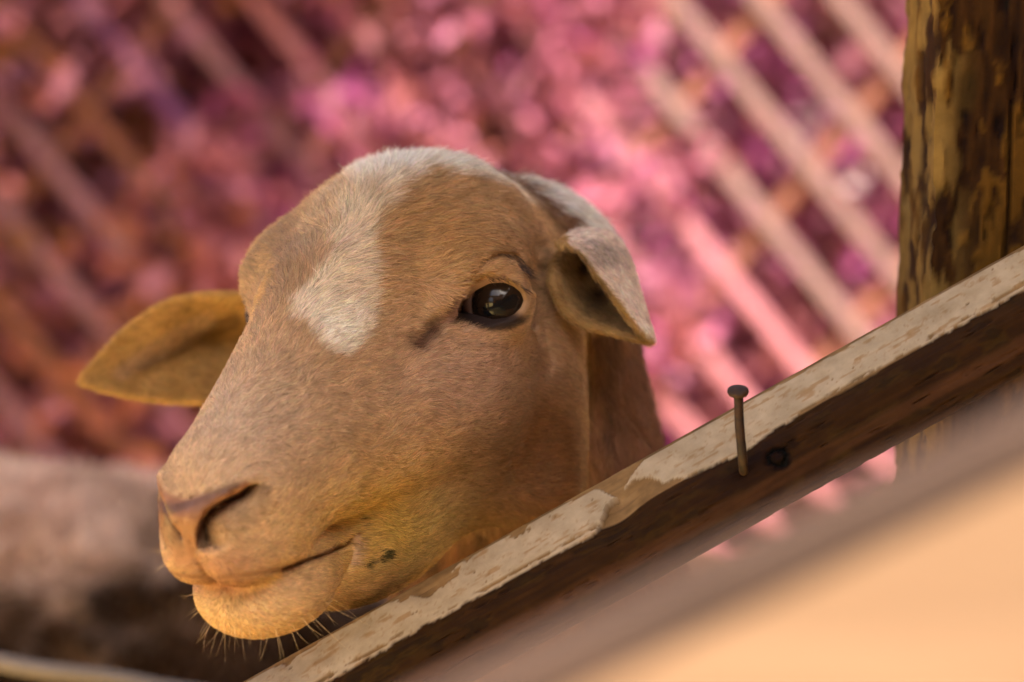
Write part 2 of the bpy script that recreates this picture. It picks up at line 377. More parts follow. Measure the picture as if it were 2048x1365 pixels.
# ---------------------------------------------------------------- ground
gx = np.concatenate([-np.geomspace(120, 3, 14), np.linspace(-2.8, 2.8, 90), np.geomspace(3, 120, 14)])
X, Y = np.meshgrid(gx, gx + 0.5, indexing='ij'); P3 = np.stack([X, Y, 0 * X], -1).reshape(-1, 3)
P3[:, 2] = 0.03 * fbm(P3 * 1.3 + 5, 4, 3) * (np.abs(P3[:, :2]).max(1) < 20) - 0.02
ng = len(gx); ij = np.arange(ng * ng).reshape(ng, ng)
Q = np.stack([ij[:-1, :-1], ij[1:, :-1], ij[1:, 1:], ij[:-1, 1:]], -1).reshape(-1, 4)
link('ground', mesh('ground', P3, Q), None, m_dirt, kind='structure', label='dry sandy ground of the pen')

# ---------------------------------------------------------------- boxes and beams
def bevel_box(name, size, bev=0.003):
    bm = bmesh.new(); bmesh.ops.create_cube(bm, size=1.0)
    for v in bm.verts: v.co = Vector((v.co.x * size[0], v.co.y * size[1], v.co.z * size[2]))
    bmesh.ops.bevel(bm, geom=bm.edges[:], offset=bev, segments=1, affect='EDGES')
    me = bpy.data.meshes.new(name); bm.to_mesh(me); bm.free(); return me
def beam(o, p0, p1, roll=0.0):
    """turn a box object whose length is its local X so that it runs from p0 to p1"""
    p0, p1 = Vector(p0), Vector(p1); x = (p1 - p0).normalized()
    up = Vector((0, 0, 1)) if abs(x.z) < 0.95 else Vector((0, -1, 0))
    y = up.cross(x).normalized(); z = x.cross(y)
    o.matrix_world = Matrix.Translation((p0 + p1) / 2) @ Matrix((x, y, z)).transposed().to_4x4() @ Matrix.Rotation(roll, 4, 'X')
def empty(name, loc=(0, 0, 0), **props):
    o = bpy.data.objects.new(name, None); COL.objects.link(o); o.location = loc
    for k, v in props.items(): o[k] = v
    return o
def child_beam(name, parent, size, p0, p1, m, me=None, roll=0.0):
    me = me or bevel_box(name, ((Vector(p1) - Vector(p0)).length, size[0], size[1]))
    o = bpy.data.objects.new(name, me); COL.objects.link(o)
    if not me.materials: me.materials.append(m)
    beam(o, p0, p1, roll); o.parent = parent
    o.matrix_parent_inverse = Matrix.Translation(parent.location).inverted()
    return o

# ---------------------------------------------------------------- unseen roof added to shade the sheep; its gaps let the sun through
roof = empty('added_shade_roof', (0, 0, 0), label='unseen corrugated tin roof on timber posts, added to shade the sheep pen', category='roof')
def sheet(x0, x1, y0, y1, z0, z1):
    nx = int((x1 - x0) / 0.019); xs = np.linspace(x0, x1, nx); V = []
    for dz in (0, 0.0015):
        for y, z in ((y0, z0), (y1, z1)): V += [(x, y, z + dz + 0.009 * math.sin(x * 2 * math.pi / 0.076)) for x in xs]
    V = np.array(V); i = np.arange(nx - 1); F = []
    F.append(np.stack([i, i + 1, i + 1 + nx, i + nx], 1)[:, ::-1]); F.append(np.stack([i, i + 1, i + 1 + nx, i + nx], 1) + 2 * nx)
    return mesh('roof_sheet', V, np.concatenate(F), False)
ROOFS = [(-0.95, 1.16, -1.22, 0.42, 2.30, 2.235), (-0.95, 0.14, 1.2, 2.6, 2.185, 2.12), (-2.6, 1.16, -3.6, -2.62, 2.42, 2.365), (0.30, 1.16, -2.61, -2.02, 2.365, 2.335), (0.30, 1.16, -1.38, -1.23, 2.31, 2.302)]
for r_ in ROOFS: link('roof_sheet', sheet(*r_), roof, m_tin)
for (x, y, h) in ((-0.9, -1.12, 2.26), (-0.9, 0.36, 2.2), (1.18, 0.32, 2.2), (-0.9, 2.55, 2.1), (1.18, -1.0, 2.26), (1.18, -3.5, 2.36), (-2.5, -3.5, 2.36)):
    child_beam('post', roof, (0.09, 0.09), (x, y, -0.05), (x, y, h), m_brown)
for y, x0, x1, z in ((-1.0, -0.95, 1.18, 2.235), (0.32, -0.95, 1.18, 2.18), (2.5, -0.95, 0.14, 2.06), (-2.72, -2.6, 1.18, 2.30), (-3.5, -2.6, 1.18, 2.36)):
    child_beam('rafter', roof, (0.05, 0.09), (x0, y, z), (x1, y, z), m_brown)

# ---------------------------------------------------------------- unseen board wall added right of the lens to block light
side_wall = empty('light_block_wall', (1.10, -1.0, 0), label='unseen wall of upright brown boards added to block light from the right', category='wall')
me_wb = bevel_box('wall_board', (2.2, 0.022, 0.148), 0.003); me_wb.materials.append(m_brown)
for k in range(26):
    y = -3.5 + 0.152 * k
    child_beam('wall_board', side_wall, None, (1.105 + 0.004 * (k % 3), y, -0.03), (1.105 + 0.004 * (k % 3), y, 2.17), None, me=me_wb, roll=0.0)

pw = bevel_box('wall_face', (9.0, 0.2, 2.3), 0.004); garden_wall = link('garden_wall', pw, None, m_wallp, label='pink painted garden wall behind the blossoming shrub', category='wall'); garden_wall.location = (0, 3.25, 1.1)

back_wall = empty('light_block_wall', (-0.2, -3.68, 0), label='unseen wall of upright brown boards added behind the lens to block light', category='wall')  # unseen wall, added to cut the skylight from the front
me_wc = bevel_box('wall_board', (2.36, 0.022, 0.148), 0.003); me_wc.materials.append(m_brown)
for k in range(17):
    x_ = -1.28 + 0.152 * k
    o = child_beam('wall_board', back_wall, None, (x_, -3.68 + 0.004 * (k % 3), -0.03), (x_, -3.68 + 0.004 * (k % 3), 2.33), None, me=me_wc, roll=math.pi / 2)
# ---------------------------------------------------------------- diagonal rail with flaking paint, post, nail
RDEP = -0.055
A0, A1 = np.array([480.0, 1368.0]), np.array([2048.0, 492.0])          # its upper edge in the photograph
RW0, RW1 = PX(*A0, RDEP), PX(*A1, RDEP)
RD = (RW1 - RW0) / np.linalg.norm(RW1 - RW0)
RWv = np.array([0, -CP, SP]) * 1.0                                     # towards the lens
RWv = RWv - RD * (RWv @ RD); RWv /= np.linalg.norm(RWv)
RU = np.cross(RD, RWv); RU = -RU if RU[2] > 0 else RU                   # down across the rail
PROF = np.array([(0.0, 0.0), (1.62, 2.1), (1.95, 2.45), (2.25, 2.6), (4.1, 2.72), (4.42, 2.5), (4.5, 2.1), (4.3, -1.6), (4.0, -1.9), (0.6, -1.9), (0.25, -1.7), (0.0, -0.25)]) / 100
def rail_build():
    # outline resampled
    seg = np.linalg.norm(np.roll(PROF, -1, 0) - PROF, axis=1); nper = [28, 8, 7, 30, 7, 5, 6, 3, 5, 3, 3, 4]
    S_ = np.concatenate([PROF[k] + (PROF[(k + 1) % len(PROF)] - PROF[k]) * (np.arange(nper[k]) / nper[k])[:, None] for k in range(len(PROF))])
    Lv = np.linalg.norm(RW1 - RW0)
    s = np.concatenate([np.linspace(-1.15, -0.06, 24), np.arange(-0.05, Lv + 0.10, 0.0009), np.linspace(Lv + 0.11, Lv + 0.55, 10)])
    ns, nc = len(s), len(S_)
    ctr = S_.mean(0)
    P = RW0 + s[:, None, None] * RD + S_[None, :, 0:1] * RU + S_[None, :, 1:2] * RWv
    V = P.reshape(-1, 3); k = np.arange(nc)
    i = np.arange(ns - 1)[:, None] * nc
    Q = np.stack([i + k, i + nc + k, i + nc + (k + 1) % nc, i + (k + 1) % nc], -1).reshape(-1, 4)
    q = to_px(V); off = (q[:, 1] - (A0[1] + (q[:, 0] - A0[0]) * (A1[1] - A0[1]) / (A1[0] - A0[0])))   # px below the upper edge
    x = q[:, 0]
    sc = np.stack([s[:, None].repeat(nc, 1).ravel() * 100, np.tile(S_[:, 0], ns) * 100, np.tile(S_[:, 1], ns) * 100], 1)
    n1 = fbm(sc * [0.9, 1.6, 1.6], 4, 11); n2 = fbm(sc * [3.0, 4.0, 4.0], 4, 12); ng_ = fbm(sc * [0.35, 6, 6], 5, 13); n3 = fbm(sc * 7, 3, 14)
    # lower border of the paint, from the photograph
    bx = [-800, 480, 700, 860, 1000, 1100, 1185, 1200, 1215, 1260, 1300, 1330, 1400, 1470, 1560, 1640, 1720, 1850, 1950, 2048, 2600]
    by = [104, 108, 106, 102, 104, 106, 108, 96, 62, 36, 50, 84, 100, 112, 100, 92, 92, 98, 96, 100, 100]
    low = 0.90 * np.interp(x, bx, by) + 7 * n2 + 5 * n1
    top = 4 + 10 * np.maximum(n1 + 0.10, 0) + 18 * sstep(n1 + 0.2 * n2, 0.12, 0.4) * (x < 1150) + 34 * np.exp(-((x - 860) / 34) ** 2) + 30 * np.exp(-((x - 1235) / 30) ** 2) * 1.3
    paint = sstep(off - top, -1.5, 1.5) * sstep(low - off, -1.5, 1.5)
    # worn arris between the two painted faces
    ar = np.abs(off - np.interp(x, [480, 1195, 1300, 2048], [84, 83, 90, 76]) - 5 * n1)
    worn = sstep(n1 * 0.9 + n2 * 0.3, -0.02, 0.12) * ((x < 1200) | (x > 1600))
    paint *= 1 - worn * sstep(3 + 6 * np.maximum(n2, 0) - ar, -2, 2)
    specks = sstep(fbm(sc * 4.2, 2, 21), 0.52, 0.58) * 0.8
    paint *= 1 - specks * (off < 80)
    front = (S_[:, 1] > -0.002)[None].repeat(ns, 0).ravel()
    paint = paint * front
    wood = np.array([0.026, 0.011, 0.0035]) * (1 + 0.75 * ng_[:, None]) + np.array([0.05, 0.03, 0.006]) * np.maximum(n1, 0)[:, None]
    dark = sstep(n1 + 0.6 * ng_, 0.05, 0.35)[:, None]
    wood = wood * (1 - 0.6 * dark)
    red = 0.5 * sstep(off, 168, 186)[:, None] * (1 - sstep(off, 205, 216)[:, None]); wood = wood * (1 - red) + np.array([0.07, 0.03, 0.015]) * (1 + 0.5 * ng_[:, None]) * red
    knot = np.hypot((x - 1556) / 22, (q[:, 1] - 915) / 20) + 0.35 * n2
    kn = np.exp(-((knot - 0.9) / 0.28) ** 2); wood *= (1 - 0.85 * kn * front)[:, None]; wood *= (1 - 0.5 * (knot < 1))[:, None]
    stain = np.exp(-(((x - 1490) / 70) ** 2 + ((off - 140) / 36) ** 2)); wood *= (1 - 0.6 * stain)[:, None]
    pc = np.array([0.365, 0.30, 0.22]) * (1 + 0.10 * n2[:, None] + 0.10 * n1[:, None])
    pc = pc * (1 - 0.22 * sstep(n3 + 0.5 * n2, 0.28, 0.5)[:, None] * np.array([0.7, 1, 1.3]))
    pc = pc * (1 - 0.35 * sstep(fbm(sc * [1.2, 5, 5], 3, 31), 0.18, 0.4)[:, None] * np.array([0.6, 1.0, 1.5]).clip(0, 1.4))
    c = wood * (1 - paint[:, None]) + pc * paint[:, None]
    under = sstep(off, 20, 60)[:, None]
    bare = np.array([0.24, 0.15, 0.07]) * (1 + 0.5 * ng_[:, None])               # wood freshly bared on the upper face
    upper = (off < 88)[:, None] * (1 - paint[:, None]) * front[:, None] * (0.7 + 0.3 * sstep(n1, -.2, .2)[:, None]); c = c * (1 - upper) + bare * upper * 0.9 + 0 * under
    Nrm = normals(V, Q)
    if (Nrm[np.argmax(S_[:, 1])] @ RWv) < 0: Q = Q[:, ::-1]; Nrm = -Nrm
    disp = 0.00055 * paint - 0.0007 * np.maximum(-ng_, 0) * (1 - paint) - 0.0025 * kn * front - 0.0012 * sstep(0.3 - np.abs(n1), 0, .3) * sstep(ng_, 0.15, 0.4) * (1 - paint) * front
    # broken corner under the chip
    disp -= 0.003 * np.exp(-(((x - 1235) / 45) ** 2)) * sstep(off, 30, 60) * (1 - sstep(off, 110, 150)) * (1 - paint)
    V = V + Nrm * disp[:, None]
    me = mesh('diagonal_rail', V, Q); me.set_sharp_from_angle(angle=math.radians(50)); colattr(me, 'pigment', np.clip(c, 0.004, 1))
    # ends
    return me
rail = link('diagonal_rail', rail_build(), None, m_wood, label='weathered diagonal timber rail with flaking white paint under the sheep chin', category='rail')

def rough_post(name, ctr, w, d, z0, z1, lean=0.0, dz=0.0016):
    nx, ny = int(w / dz), int(d / 0.006)
    ring = [(-w / 2 + w * k / nx, -d / 2) for k in range(nx)] + [(w / 2, -d / 2 + d * k / ny) for k in range(ny)] + [(w / 2 - w * k / 20, d / 2) for k in range(20)] + [(-w / 2, d / 2 - d * k / ny) for k in range(ny)]
    R_ = np.array(ring); zs = np.concatenate([np.linspace(z0, 0.78, 40), np.arange(0.782, 1.14, dz * 1.3), np.linspace(1.142, z1, 30)]); nz, nc = len(zs), len(R_)
    V = np.concatenate([np.tile(R_, (nz, 1)), np.repeat(zs, nc)[:, None]], 1)
    s = V * 100
    rr = np.stack([s[:, 0], s[:, 1], s[:, 2]], 1)
    n1 = fbm(rr * [0.7, 0.7, 0.30], 5, 41) - 0.25 * sstep(V[:, 0], -0.01, 0.03); n2 = fbm(rr * [1.9, 1.9, 0.7], 5, 42); n3 = fbm(rr * [5, 5, 0.6], 4, 43); ed = fbm(rr * [0.1, 0.1, 0.55], 5, 44)
    flake = sstep(n1 + 0.35 * n2, 0.02, 0.13); bare = sstep(n1 * 0.6 + n2 * 0.9, -0.5, -0.2)
    dark = sstep(n2 - n1 * 0.5, 0.12, 0.34)
    c = np.array([0.095, 0.040, 0.011]) * (1 + 1.0 * n3[:, None])
    c = c * (1 - flake[:, None]) + np.array([0.30, 0.145, 0.024]) * (1 + 0.45 * n3[:, None]) * flake[:, None]
    c *= 0.31 * (1 - 0.5 * dark)[:, None]
    edge = np.exp(-((V[:, 0] + w / 2) / 0.010) ** 2); le = (edge * sstep(fbm(rr * [1, 1, .3], 4, 47), -0.15, 0.1))[:, None]
    c = c * (1 - 0.7 * le) + np.array([0.26, 0.17, 0.055]) * 0.7 * le
    crack = np.exp(-((np.abs(V[:, 0] + 0.022 + 0.004 * n1)) / 0.0011) ** 2) * sstep(fbm(rr * [.01, .01, .12], 3, 48), -.1, .1)
    c *= (1 - 0.7 * crack)[:, None]
    k = np.arange(nc); i = np.arange(nz - 1)[:, None] * nc
    Q = np.stack([i + k, i + (k + 1) % nc, i + nc + (k + 1) % nc, i + nc + k], -1).reshape(-1, 4)
    N_ = normals(V, Q)
    V2 = V + N_ * (0.0012 * flake + 0.0006 * n3 - 0.0015 * dark - 0.003 * crack)[:, None]
    V2[:, 0] += np.where(V[:, 0] < -w / 2 + 0.012, (0.0013 * ed + 0.0009 * n2) * (1 - (V[:, 0] + w / 2) / 0.012).clip(0, 1), 0)
    cr = (np.abs(V[:, 0]) > w / 2 - 1e-6) & (np.abs(V[:, 1]) > d / 2 - 0.004)
    V2[:, 0] += lean * (V2[:, 2] - 0.9)
    nv = len(V2); cap = [list(range(nv - nc, nv))]
    me = bpy.data.meshes.new(name); V2 += np.array(ctr)
    me = mesh(name, V2, Q); me.set_sharp_from_angle(angle=math.radians(50)); colattr(me, 'pigment', np.clip(c, 0.004, 1)); return me
pl = PX(1864, 300, -0.028)
post = link('fence_post', rough_post('fence_post', (pl[0] + 0.055, pl[1] + 0.05, 0), 0.11, 0.10, -0.05, 1.5, 0.013), None, m_wood,
            label='rough brown timber fence post with peeling yellowish paint behind the rail', category='post')

def tube(pts, rad, n=14):
    pts = np.asarray(pts, float); rad = np.broadcast_to(rad, (len(pts),)); V = []; 
    T = np.gradient(pts, axis=0); T /= np.linalg.norm(T, axis=1, keepdims=True); ref = np.array([0.3, -1.0, 0.2])
    for p, tt, r in zip(pts, T, rad):
        u = np.cross(tt, ref); u /= np.linalg.norm(u); v = np.cross(tt, u)
        for k in range(n): a_ = 2 * math.pi * k / n; V.append(p + r * (u * math.cos(a_) + v * math.sin(a_)))
    m_ = len(pts); F = [[i * n + k, i * n + (k + 1) % n, (i + 1) * n + (k + 1) % n, (i + 1) * n + k] for i in range(m_ - 1) for k in range(n)]
    F.append(list(range(n))[::-1]); F.append([(m_ - 1) * n + k for k in range(n)]); return np.array(V), F
FD = RDEP - 0.027                                            # front face of the rail
npx = [(1489, 952, FD + 0.012), (1487, 940, FD - 0.001), (1485.5, 925, FD - 0.007), (1483, 895, FD - 0.0105), (1479, 850, FD - 0.012), (1477, 800, FD - 0.013), (1476.5, 789, FD - 0.013)]
np_ = catmull(np.array([PX(*q) for q in npx]), 40)
nail = empty('nail', tuple(PX(1487, 940, FD)), label='bent rusty nail sticking up out of the diagonal rail', category='nail')
def rel(V, e): return np.asarray(V) - np.array(e.location)
jit = 1 + 0.06 * fbm(np.linspace(0, 9, 40)[:, None] * [1, 0, 0] + 3, 3, 51)
V, F = tube(np_, 0.00195 * jit); link('shank', mesh('shank', rel(V, nail), F), nail, m_rust)
hp = PX(1476, 783, FD - 0.0135); ax = (np_[-1] - np_[-6]); ax /= np.linalg.norm(ax)
ax = ax + np.array([0.0, -0.55, 0.0]); ax /= np.linalg.norm(ax)
prof = [(-0.0016, 0.0028), (-0.0012, 0.0041), (-0.0002, 0.0045), (0.0008, 0.0043), (0.0012, 0.0034), (0.0014, 0.0012)]
V, F = tube([hp + ax * h for h, r in prof], [r for h, r in prof], 20); link('nail_head', mesh('nail_head', rel(V, nail), F), nail, m_rust)

# ---------------------------------------------------------------- board close to the lens, out of focus
BD = -0.71
b0, b1 = PX(560, 1562, BD), PX(2048, 842, BD); bd = (b1 - b0) / np.linalg.norm(b1 - b0)
front_board = empty('diagonal_board', tuple(b0 + bd * 0.3), label='pale sunlit diagonal board of the near fence, with shade painted as a dark strip along its upper edge', category='board')
bu = np.cross(bd, np.array([0, -1.0, 0])); bu = bu / np.linalg.norm(bu); bu = -bu if bu[2] > 0 else bu
def slab(name, u0, u1, w0, w1, m):
    V = []
    for s_ in (-0.55, 1.1):
        for u_, w_ in ((u0, w0), (u1, w0), (u1, w1), (u0, w1)): V.append(b0 + bd * s_ + bu * u_ + np.array([0, -1.0, 0]) * w_)
    F = [[0, 1, 2, 3], [7, 6, 5, 4], [0, 4, 5, 1], [1, 5, 6, 2], [2, 6, 7, 3], [3, 7, 4, 0]]
    me = mesh(name, rel(V, front_board), F, False); bm = bmesh.new(); bm.from_mesh(me); bmesh.ops.recalc_face_normals(bm, faces=bm.faces[:]); bmesh.ops.bevel(bm, geom=bm.edges[:], offset=0.0015, segments=2, affect='EDGES'); bm.to_mesh(me); bm.free()
    return link(name, me, front_board, m)
slab('upper_edge', 0.0, 0.0100, -0.022, 0.0, m_boardtop)
slab('face', 0.0103, 0.15, -0.022, 0.001, m_board)

# ---------------------------------------------------------------- thin bleached pole behind, low on the left
p0, p1 = PX(-1100, 1162, 0.42), PX(420, 1390, 0.42)
V, F = tube(np.linspace(p0, p1, 30) + 0.002 * np.stack([fbm(np.arange(30)[:, None] * [.4, 0, 0] + 9 * k, 2, 60) for k in range(3)], 1), 0.0052, 12)
pole_rail = empty('pole_rail', (p0[0], p0[1], 0), category='pole', label='thin pale bleached pole lying on stakes in front of the woolly sheep')
link('pole', mesh('pole', rel(V, pole_rail), F), pole_rail, m_pole)
for fr in (0.06, 0.95):
    c_ = p0 + (p1 - p0) * fr; V, F = tube([c_ * [1, 1, 0] + [0, 0.013, z_] for z_ in np.linspace(-0.05, c_[2] - 0.006, 9)], np.linspace(0.011, 0.008, 9), 10)
    link('stake', mesh('stake', rel(V, pole_rail), F), pole_rail, m_brown)
# ---------------------------------------------------------------- lattice fence
LY = 2.30
lat = empty('lattice_fence', (0, LY, 0), label='diagonal wooden lattice fence of pale and brown laths before pink blossom', category='fence')
hgt, x0, x1 = 1.75, -2.2, 2.2
tan_a = 1.22; run = hgt / tan_a; Lp = math.hypot(hgt, run)
me_f = [bevel_box('lath', (Lp, 0.010, 0.021), 0.002) for _ in range(5)]; me_f[3].materials.append(m_lath_m); me_f[4].materials.append(m_lath_r)
me_f[0].materials.append(m_lath); me_f[1].materials.append(m_lath_b); me_f[2].materials.append(m_lath_p)
step = 0.104; k = 0; zp = PX(330, 190, LY + 0.05)[2]
x = x0 - run
ref = PX(1709, 200, LY + 0.05)[0]; zz = PX(1709, 200, LY + 0.05)[2]
xo = ref - (hgt + 0.1 - zz) / tan_a                                   # keep one lath where the photograph has it
x = xo - step * 30
while x < x1:
    a_, b_ = (x, LY, hgt + 0.1), (x + run, LY, 0.1)
    if b_[0] > x0 and x > x0 - run:
        cx = to_px(np.array([x + run * (hgt + 0.1 - zp) / hgt, LY, zp]))[0]
        purple = abs(cx - 330) < 80 and not any(o.name.startswith('lath') and o.data is me_f[2] for o in lat.children)
        left = cx < 560
        m_i = 2 if purple else ((1 if k % 3 == 0 else 3) if left else (4 if cx < 1230 else 0))
        o = child_beam('lath', lat, None, a_, b_, None, me=me_f[m_i]); o.rotation_euler.x += random.uniform(-.06, .06)
    x += step * random.uniform(0.94, 1.06); k += 1
x = x0
while x < x1 + run:
    a_, b_ = (x, LY + 0.014, hgt + 0.1), (x - run, LY + 0.014, 0.1)
    child_beam('lath', lat, None, a_, b_, None, me=me_f[1]); x += step * random.uniform(2.0, 2.5)
for z in (0.09, 1.87): child_beam('rail', lat, (0.05, 0.06), (x0 - 1.4, LY + 0.05, z), (x1 + 1.4, LY + 0.05, z), m_brown)
for xx in (-3.4, -2.4, 2.6, 3.5): child_beam('post', lat, (0.07, 0.07), (xx, LY + 0.12, -0.05), (xx, LY + 0.12, 2.0), m_brown)

# ---------------------------------------------------------------- blossom behind the lattice
def petals(n, lo, hi, pal, size, seed, clump=None):
    r = np.random.default_rng(seed)
    c = lo + (np.array(hi) - lo) * r.random((n, 3))
    if clump is not None:
        cc = lo + (np.array(hi) - lo) * r.random((clump[0], 3)); c = cc[r.integers(0, clump[0], n)] + r.normal(0, clump[1], (n, 3))
    u = r.normal(size=(n, 3)); u /= np.linalg.norm(u, axis=1, keepdims=True); v = np.cross(u, r.normal(size=(n, 3))); v /= np.linalg.norm(v, axis=1, keepdims=True); w_ = np.cross(u, v)
    s = (size * r.uniform(0.6, 1.35, n))[:, None]
    shape = [(-1, 0, 0), (-.35, .55, .12), (.45, .45, .05), (1, 0, -.1), (.45, -.45, .05), (-.35, -.55, .12)]
    V = np.stack([c + s * (u * a_ + v * b_ + w_ * d_) for a_, b_, d_ in shape], 1).reshape(-1, 3)
    b6 = np.arange(n)[:, None] * 6
    F = np.concatenate([b6 + [0, 1, 2, 3], b6 + [0, 3, 4, 5]])
    pal = np.array(pal)
    zone = np.clip(((fbm(c * 4.5, 2, seed) + 0.5) * len(pal)).astype(int), 0, len(pal) - 1)
    pick = np.where(r.random(n) < 0.6, zone, r.integers(0, len(pal), n))
    col = pal[pick] * r.uniform(0.8, 1.2, (n, 1))
    return V, F, np.repeat(col, 6, 0).clip(0, .95)
def stems(lo, hi, n, h, seed):
    r = np.random.default_rng(seed); VV, FF, o_ = [], [], 0
    for k in range(n):
        p = np.array([r.uniform(lo[0], hi[0]), r.uniform(lo[1], hi[1]), -0.05]); pts = [p.copy()]; d_ = np.array([r.normal(0, .12), r.normal(0, .08), 1.0])
        for j in range(7): p = p + d_ * h / 7; d_ = d_ + r.normal(0, .12, 3); pts.append(p.copy())
        V, F = tube(pts, np.linspace(0.014, 0.004, 8), 6); VV.append(V); FF += [[i + o_ for i in f] for f in F]; o_ += len(V)
    return np.concatenate(VV), FF
PINKS = [(0.279, 0.082, 0.131), (0.299, 0.105, 0.169), (0.268, 0.082, 0.093), (0.279, 0.062, 0.169), (0.288, 0.1, 0.137), (0.187, 0.056, 0.05)]
RUSTS = [(0.245, 0.079, 0.043), (0.316, 0.108, 0.071), (0.431, 0.159, 0.245), (0.402, 0.172, 0.273), (0.245, 0.098, 0.036), (0.446, 0.172, 0.245)]
def shrub(name, lo, hi, pal, n, size, seed, label, cat, flower=None, spray=None):
    e = empty(name, ((lo[0] + hi[0]) / 2, (lo[1] + hi[1]) / 2, 0), label=label, category=cat)
    V, F, c = petals(n, np.array(lo), np.array(hi), pal, size, seed)
    me = mesh('blossom', rel(V, e), F, False); colattr(me, 'pigment', c); o = link('blossom', me, e, m_leaf, kind='stuff')
    if flower:
        V, F, c = petals(flower[0], np.array(lo), np.array([hi[0], lo[1] + 0.12, hi[2]]), flower[1], flower[2], seed + 5, clump=flower[3])
        me = mesh('flower_cluster', rel(V, e), F, False); colattr(me, 'pigment', c); link('flower_cluster', me, e, m_leaf, kind='stuff')
    if spray is not None:
        V, F, c = petals(spray[0], np.array(spray[1]), np.array(spray[2]), pal, size, seed + 9, clump=spray[3])
        me = mesh('blossom_spray', rel(V, e), F, False); colattr(me, 'pigment', c); link('blossom_spray', me, e, m_leaf, kind='stuff')
    V, F = stems(lo, hi, int(10 * (hi[0] - lo[0]) + 4), hi[2] * 0.9, seed); link('stems', mesh('stems', rel(V, e), F), e, m_brown)
    return e
shrub('blossoming_shrub', (-0.42, 2.37, 0.02), (2.6, 2.90, 1.85), PINKS, 60000, 0.017, 3, 'dense shrub covered in bright pink blossom behind the lattice', 'shrub',
      (1500, [(0.38, 0.04, 0.24), (0.20, 0.02, 0.17), (0.36, 0.25, 0.26), (0.42, 0.18, 0.24)], 0.022, (44, 0.03)), (5200, (-0.36, LY - 0.05, 0.4), (0.20, LY + 0.03, 1.4), (120, 0.032)))
shrub('rusty_leaved_shrub', (-2.6, 2.36, 0.02), (-0.36, 3.0, 1.85), RUSTS, 50000, 0.020, 4, 'shrub with rust brown leaves and dusky pink blossom behind the lattice', 'shrub',
      (500, [(0.20, 0.03, 0.14), (0.36, 0.24, 0.26), (0.34, 0.14, 0.18)], 0.024, (30, 0.04)), (1200, (-1.2, LY - 0.10, 0.2), (-0.33, LY + 0.0, 1.4), (80, 0.04)))

# ---------------------------------------------------------------- woolly bodies
def body_sdf(full):
    def f(p):
        a_ = p.copy(); a_[:, 1] = np.abs(a_[:, 1])
        d = ell(p, (-0.02, 0, 0.53), (0.40, 0.185, 0.18))
        d = smin(d, ell(p, (-0.30, 0, 0.51), (0.17, 0.165, 0.15)), 0.08); d = smin(d, ell(p, (0.28, 0, 0.52), (0.16, 0.15, 0.19)), 0.08)
        for x_, kx in ((0.28, 0.0), (-0.33, -0.05)):
            d = smin(d, cone(a_, (x_, 0.09, 0.45), (x_ + kx, 0.095, 0.24), 0.075, 0.032), 0.05)
            d = smin(d, cone(a_, (x_ + kx, 0.095, 0.24), (x_ - kx * 0.2, 0.095, 0.035), 0.026, 0.021), 0.02)
            d = smin(d, ell(a_, (x_ - kx * 0.2 + 0.015, 0.095, 0.022), (0.042, 0.026, 0.028)), 0.015)
        d = smin(d, cone(p, (-0.44, 0, 0.60), (-0.50, 0, 0.36), 0.035, 0.018), 0.03)
        if full:
            d = smin(d, cone(p, (0.34, 0, 0.60), (0.52, 0, 0.80), 0.12, 0.085), 0.08)
            d = smin(d, cone(p, (0.54, 0, 0.84), (0.72, 0, 0.74), 0.070, 0.038), 0.04)
            d = smin(d, ell(a_, (0.51, 0.13, 0.85), (0.03, 0.075, 0.028)), 0.02)
        wool = fbm(p * 34, 2, 71)
        return (d - 0.013 * np.abs(wool) * (p[:, 2] > 0.28) * (p[:, 0] < 0.5)).astype(np.float32)
    return f
def place(V, yaw, loc, s=1.0):
    c_, s_ = math.cos(yaw), math.sin(yaw); return (V * s) @ np.array([[c_, -s_, 0], [s_, c_, 0], [0, 0, 1]]).T + np.array(loc)
BV, BQ = surface(body_sdf(True), (-0.6, -0.3, -0.02), (0.82, 0.3, 1.0), 0.008, 0.06)
c = np.tile(np.array([0.085, 0.042, 0.019]), (len(BV), 1)); nz = fbm(BV * 16, 3, 72)
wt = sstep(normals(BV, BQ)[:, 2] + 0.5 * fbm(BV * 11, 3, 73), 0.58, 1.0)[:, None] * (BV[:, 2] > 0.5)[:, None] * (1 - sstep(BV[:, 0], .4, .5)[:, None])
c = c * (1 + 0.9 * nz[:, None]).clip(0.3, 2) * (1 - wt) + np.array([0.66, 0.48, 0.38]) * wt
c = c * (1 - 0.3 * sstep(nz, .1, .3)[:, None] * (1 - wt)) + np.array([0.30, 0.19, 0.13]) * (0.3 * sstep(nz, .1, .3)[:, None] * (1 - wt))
Wv = place(BV, math.radians(188), (-0.54, 0.80, 0), 1.04)
sh2 = empty('sheep', (-0.54, 0.80, 0), label='brown woolly sheep with a pale back standing behind the tan sheep', category='sheep')
me = mesh('fleece_body', rel(Wv, sh2), BQ); colattr(me, 'pigment', c); link('body', me, sh2, m_fleece)
